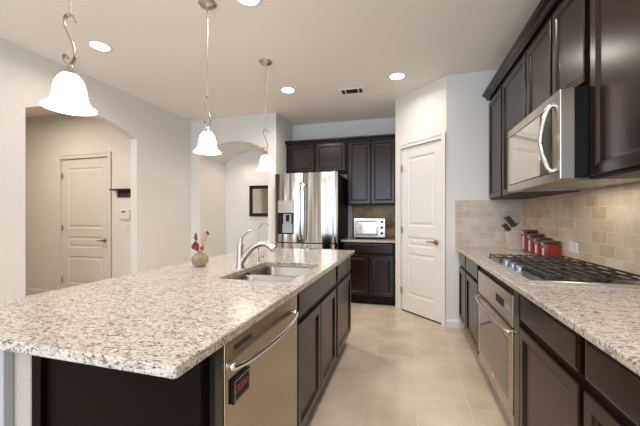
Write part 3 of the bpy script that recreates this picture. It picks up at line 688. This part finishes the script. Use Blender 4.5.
# ------------------------------------------------------------ things on the right worktop
kb = thing('knife_block', 'pale slanted wooden knife block in the far corner of the right worktop', 'knife block', (0.950, 3.44, 0.8815))
bm = B(); prism(bm, [(0,0),(0.150,0),(0.150,0.125),(0.085,0.245),(-0.015,0.150)], lambda a,b,h: (a,h,b), -0.045, 0.045)
bmesh.ops.bevel(bm, geom=list(bm.edges), offset=0.003, segments=2, affect='EDGES'); obj('block', bm, 'block', kb)
KD = Vector((-0.035, 0, 0.055)).normalized()
kn = 0
for (bx_, bz_, ylist, L_, w_, lab) in ((0.050,0.206,(-0.033,-0.011,0.011,0.033),0.118,0.0135,'upper'),(0.008,0.165,(-0.028,-0.002,0.025),0.085,0.012,'lower')):
    for y in ylist:
        kn += 1
        k = thing('kitchen_knife', 'black handled knife in the %s row of the knife block' % lab, 'knife', (0.950, 3.44, 0.8815), 0, 'black handled knives in the %s row of the knife block' % lab)
        n_ = Vector((-0.82, 0, 0.57)); dirv = Vector((-0.60, 0, 0.80)).normalized()
        a = Vector((bx_, y, bz_)); 
        yy_ = Vector((0,1,0)); xx_ = yy_.cross(dirv)
        mxx = T(*a) @ Matrix((xx_, yy_, dirv)).transposed().to_4x4()
        bm = B(); box(bm, -0.014, 0.014, -w_*0.62, w_*0.62, 0.004, L_, bev=0.003, seg=2, mx=mxx); obj('handle', bm, 'handle', k)
        bm = B(); box(bm, -0.0145, 0.0145, -w_*0.65, w_*0.65, L_-0.006, L_+0.002, bev=0.001, mx=mxx); obj('bolster', bm, 'nickel', k)
cw = 0.104
for i, (y, h, lb) in enumerate(((3.290,0.200,'tallest red canister, farthest in the row beside the knife block'),(3.140,0.172,'second tallest red canister, next to the tallest one'),(2.993,0.149,'third red canister in the row, second from the camera'),(2.848,0.134,'shortest red canister, nearest the camera in the row'))):
    c_ = thing('canister', lb, 'canister', (1.083, y, 0.8815), 0, 'red canisters on the right worktop')
    bx('body', 'red', c_, -cw/2, cw/2, -cw/2, cw/2, 0, h-0.022, bev=0.014, seg=4)
    bm = B(); box(bm, -cw/2+0.004, cw/2-0.004, -cw/2+0.004, cw/2-0.004, h-0.021, h, bev=0.006, seg=2); ld_ = obj('lid', bm, 'lid', c_)
    bm = B(); lathe(bm, [(0.013,0),(0.013,0.012),(0.001,0.014)], seg=16, mx=T(-cw/2, 0, h-0.028) @ Matrix.Rotation(-PI/2, 4, 'Y')); tube(bm, [(-cw/2-0.004,-0.02,h-0.04),(-cw/2-0.010,-0.02,h-0.018),(-cw/2-0.010,0.02,h-0.018),(-cw/2-0.004,0.02,h-0.04)], 0.0025, 8); obj('clasp', bm, 'chrome', c_, True)
    bx('label_strip', 'plastic', c_, -cw/2-0.0012, -cw/2-0.0002, -0.012, 0.012, 0.02, max(0.05, h-0.06))
ot = thing('outlet', 'white outlet plate on the tiled right wall behind the cooktop', 'outlet', (XRW-0.0105, 2.625, 0.985), -PI/2)
bx('plate', 'plastic', ot, -0.062, 0.062, -0.006, 0, -0.0385, 0.0385, bev=0.002, seg=2)
for x in (-0.03, 0.03):
    bx('socket', 'plastic', ot, x-0.017, x+0.017, -0.0075, -0.0062, -0.026, 0.026)

for o_ in list(C.objects):
    if o_.parent is None and o_.name.split('.')[0] in ('knife_block', 'kitchen_knife'): o_.scale = (1.14, 1.1, 1.10)
# ------------------------------------------------------------ ceiling fixtures
def pendant(x, y, label):
    t = thing('pendant_lamp', label, 'pendant lamp', (x, y, CEIL), 0, 'pendant lamps over the island')
    bm = B(); lathe(bm, [(0.062,-0.0005),(0.064,-0.008),(0.056,-0.018),(0.040,-0.026),(0.018,-0.032),(0.012,-0.040),(0.001,-0.041)], seg=28); obj('canopy', bm, 'nickel', t, True)
    bm = B(); tube(bm, [(0,0,-0.036),(0,0,-0.672)], 0.0042, 10); obj('rod', bm, 'nickel', t, True)
    # S-scroll, flat band
    s = [(0.0,0,-0.685),(0.018,0,-0.692),(0.024,0,-0.703),(0.016,0,-0.708)]
    s2 = [(0.018,0,-0.700),(0.012,0,-0.680),(0.0,0,-0.672),(-0.014,0,-0.684),(-0.017,0,-0.710),(-0.009,0,-0.745),(0.006,0,-0.785),(0.016,0,-0.825),(0.015,0,-0.862),(0.002,0,-0.885),(-0.013,0,-0.880),(-0.020,0,-0.860),(-0.014,0,-0.845),(-0.007,0,-0.856)]
    bm = B(); tube(bm, smooth_path([(x*1.15, y, z) for x, y, z in s2], 5), 0.0046, 10, flat=2.6); sc = obj('scroll', bm, 'nickel', t, True); 
    sc.rotation_euler = (0,0,math.radians(27))
    bm = B(); lathe(bm, [(0.006,-0.882),(0.010,-0.890),(0.012,-0.900),(0.020,-0.910),(0.028,-0.922),(0.034,-0.932)], seg=24, caps=False); obj('shade_holder', bm, 'nickel', t, True)
    out = [(0.018,-0.925),(0.030,-0.931),(0.040,-0.941),(0.051,-0.960),(0.058,-0.988),(0.062,-1.020),(0.068,-1.044),(0.080,-1.060),(0.092,-1.069),(0.096,-1.074)]
    inn = [(r-0.003, z-0.001) for r, z in out[::-1]]
    bm = B(); lathe(bm, out+inn, seg=40, caps=False); obj('glass_shade', bm, 'shade', t, True)
    bm = B(); bmesh.ops.create_uvsphere(bm, u_segments=16, v_segments=10, radius=0.024, matrix=T(0,0,-0.985)); lathe(bm, [(0.012,-0.925),(0.012,-0.965)], seg=12); obj('bulb', bm, 'lamp', t, True)
    l = bpy.data.lights.new('pendant_light', 'POINT'); l.energy = 1.3; l.color = (1.0,0.90,0.78); l.shadow_soft_size = 0.05
    o = bpy.data.objects.new('pendant_light', l); C.objects.link(o); o.parent = t; o.location = (0,0,-1.05)
    return t
pendant(-1.385, 0.990, 'largest-looking glass bell pendant lamp, nearest, at the left')
pendant(-1.385, 1.937, 'middle glass bell pendant lamp hanging between the two arches')
pendant(-1.355, 2.829, 'farthest glass bell pendant lamp, hanging just left of the refrigerator')
def can(x, y, label, power=4.2):
    t = thing('recessed_light', label, 'ceiling light', (x, y, CEIL), 0, 'recessed lights in the kitchen ceiling')
    bm = B(); lathe(bm, [(0.098,-0.0005),(0.096,-0.006),(0.080,-0.008),(0.074,-0.004),(0.074,-0.0005)], seg=32, caps=False); obj('trim_ring', bm, 'plastic', t, True)
    bm = B(); lathe(bm, [(0.073,-0.0006),(0.073,-0.003),(0.001,-0.005)], seg=32, caps=True); obj('lens', bm, 'lamp', t, True)
    o = area('recessed_lamp_light', (0,0,-0.012), (0,0,0), 0.14, 0.14, power, (1.0,0.92,0.82), math.radians(160), 'DISK'); o.parent = t
can(-2.667, 2.165, 'recessed ceiling light above the left arch', 4)
can(-1.076, 1.965, 'recessed ceiling light cut by the top edge of the photo')
can(-1.399, 3.540, 'recessed ceiling light right beside the farthest pendant', 10)
can(-0.112, 3.509, 'recessed ceiling light in front of the pantry corner', 3.2)
# more of the same lamps, over the aisle behind the photographed part
for x, y in ((0.10, 1.75), (0.10, 0.35)):
    area('aisle_lamp', (x, y, CEIL-0.012), (0,0,0), 0.14, 0.14, 7.5, (1.0,0.92,0.82), math.radians(150), 'DISK')
vt = thing('ceiling_vent', 'small white air vent with dark louvres in the ceiling', 'vent', (-0.655, 3.775, CEIL), math.radians(2))
bm = B(); 
for a, b, c, d in ((-0.165,0.165,-0.085,-0.062),(-0.165,0.165,0.062,0.085),(-0.165,-0.125,-0.062,0.062),(0.125,0.165,-0.062,0.062),(-0.085,-0.072,-0.062,0.062),(0.072,0.085,-0.062,0.062)): box(bm, a, b, c, d, -0.008, -0.0005)
obj('grille_frame', bm, 'ceil', vt)
bm = B(); box(bm, -0.125, 0.125, -0.062, 0.062, -0.002, -0.0006)
for k in range(9): box(bm, -0.125, 0.125, -0.060+0.0145*k, -0.057+0.0145*k, -0.007, -0.002)
obj('louvres', bm, 'vent', vt)

# ------------------------------------------------------------ wall items
kr = thing('key_rack', 'small black key rack shelf beside the hall door', 'key rack', (-3.975, HY-0.0005, 1.47))
bx('shelf', 'handle', kr, 0.0, 0.335, -0.085, 0.0, 0.095, 0.112, bev=0.002)
bx('back_board', 'handle', kr, 0.070, 0.330, -0.018, 0.0, 0.0, 0.094, bev=0.002)
for k in range(4):
    bm = B(); x = 0.11+0.058*k; tube(bm, smooth_path([(x,-0.018,0.045),(x,-0.034,0.040),(x,-0.036,0.022),(x,-0.046,0.024)],3), 0.003, 8); obj('hook', bm, 'nickel', kr, True)
tm = thing('alarm_keypad', 'white alarm keypad with small dark display below the key rack', 'keypad', (-3.862, HY-0.0005, 1.165))
bx('case', 'plastic', tm, 0, 0.175, -0.028, 0, 0, 0.135, bev=0.006, seg=2); bx('display', 'lcd', tm, 0.055, 0.110, -0.0295, -0.0282, 0.092, 0.112)
sp2 = thing('switch_plate', 'white single switch plate below the alarm keypad', 'switch', (-3.795, HY-0.0005, 0.985))
bx('plate', 'plastic', sp2, 0, 0.085, -0.007, 0, 0, 0.125, bev=0.002); bx('rocker', 'plastic', sp2, 0.027, 0.058, -0.011, -0.0072, 0.03, 0.095, bev=0.002)
sw = thing('switch_plate', 'white triple switch plate on the left wall between the two arches', 'switch', (XLW+0.0005, 3.500, 1.005), PI/2)
bx('plate', 'plastic', sw, 0, 0.170, -0.007, 0, 0, 0.120, bev=0.002)
for k in range(3): bx('rocker', 'plastic', sw, 0.022+0.048*k, 0.052+0.048*k, -0.011, -0.0072, 0.028, 0.092, bev=0.002)
mr = thing('wall_mirror', 'dark framed mirror on the end wall of the arched passage', 'mirror', (-2.705, YPE-0.0005, 1.200))
bm = B(); MW_, MH = 0.675, 0.545; fwd = 0.058
for a, b, c, d in ((0,MW_,0,fwd),(0,MW_,MH-fwd,MH),(0,fwd,fwd,MH-fwd),(MW_-fwd,MW_,fwd,MH-fwd)): box(bm, a, b, -0.03, 0, c, d, bev=0.004)
obj('frame', bm, 'wood', mr)
bx('glass', 'mirror', mr, fwd, MW_-fwd, -0.012, -0.002, fwd, MH-fwd)
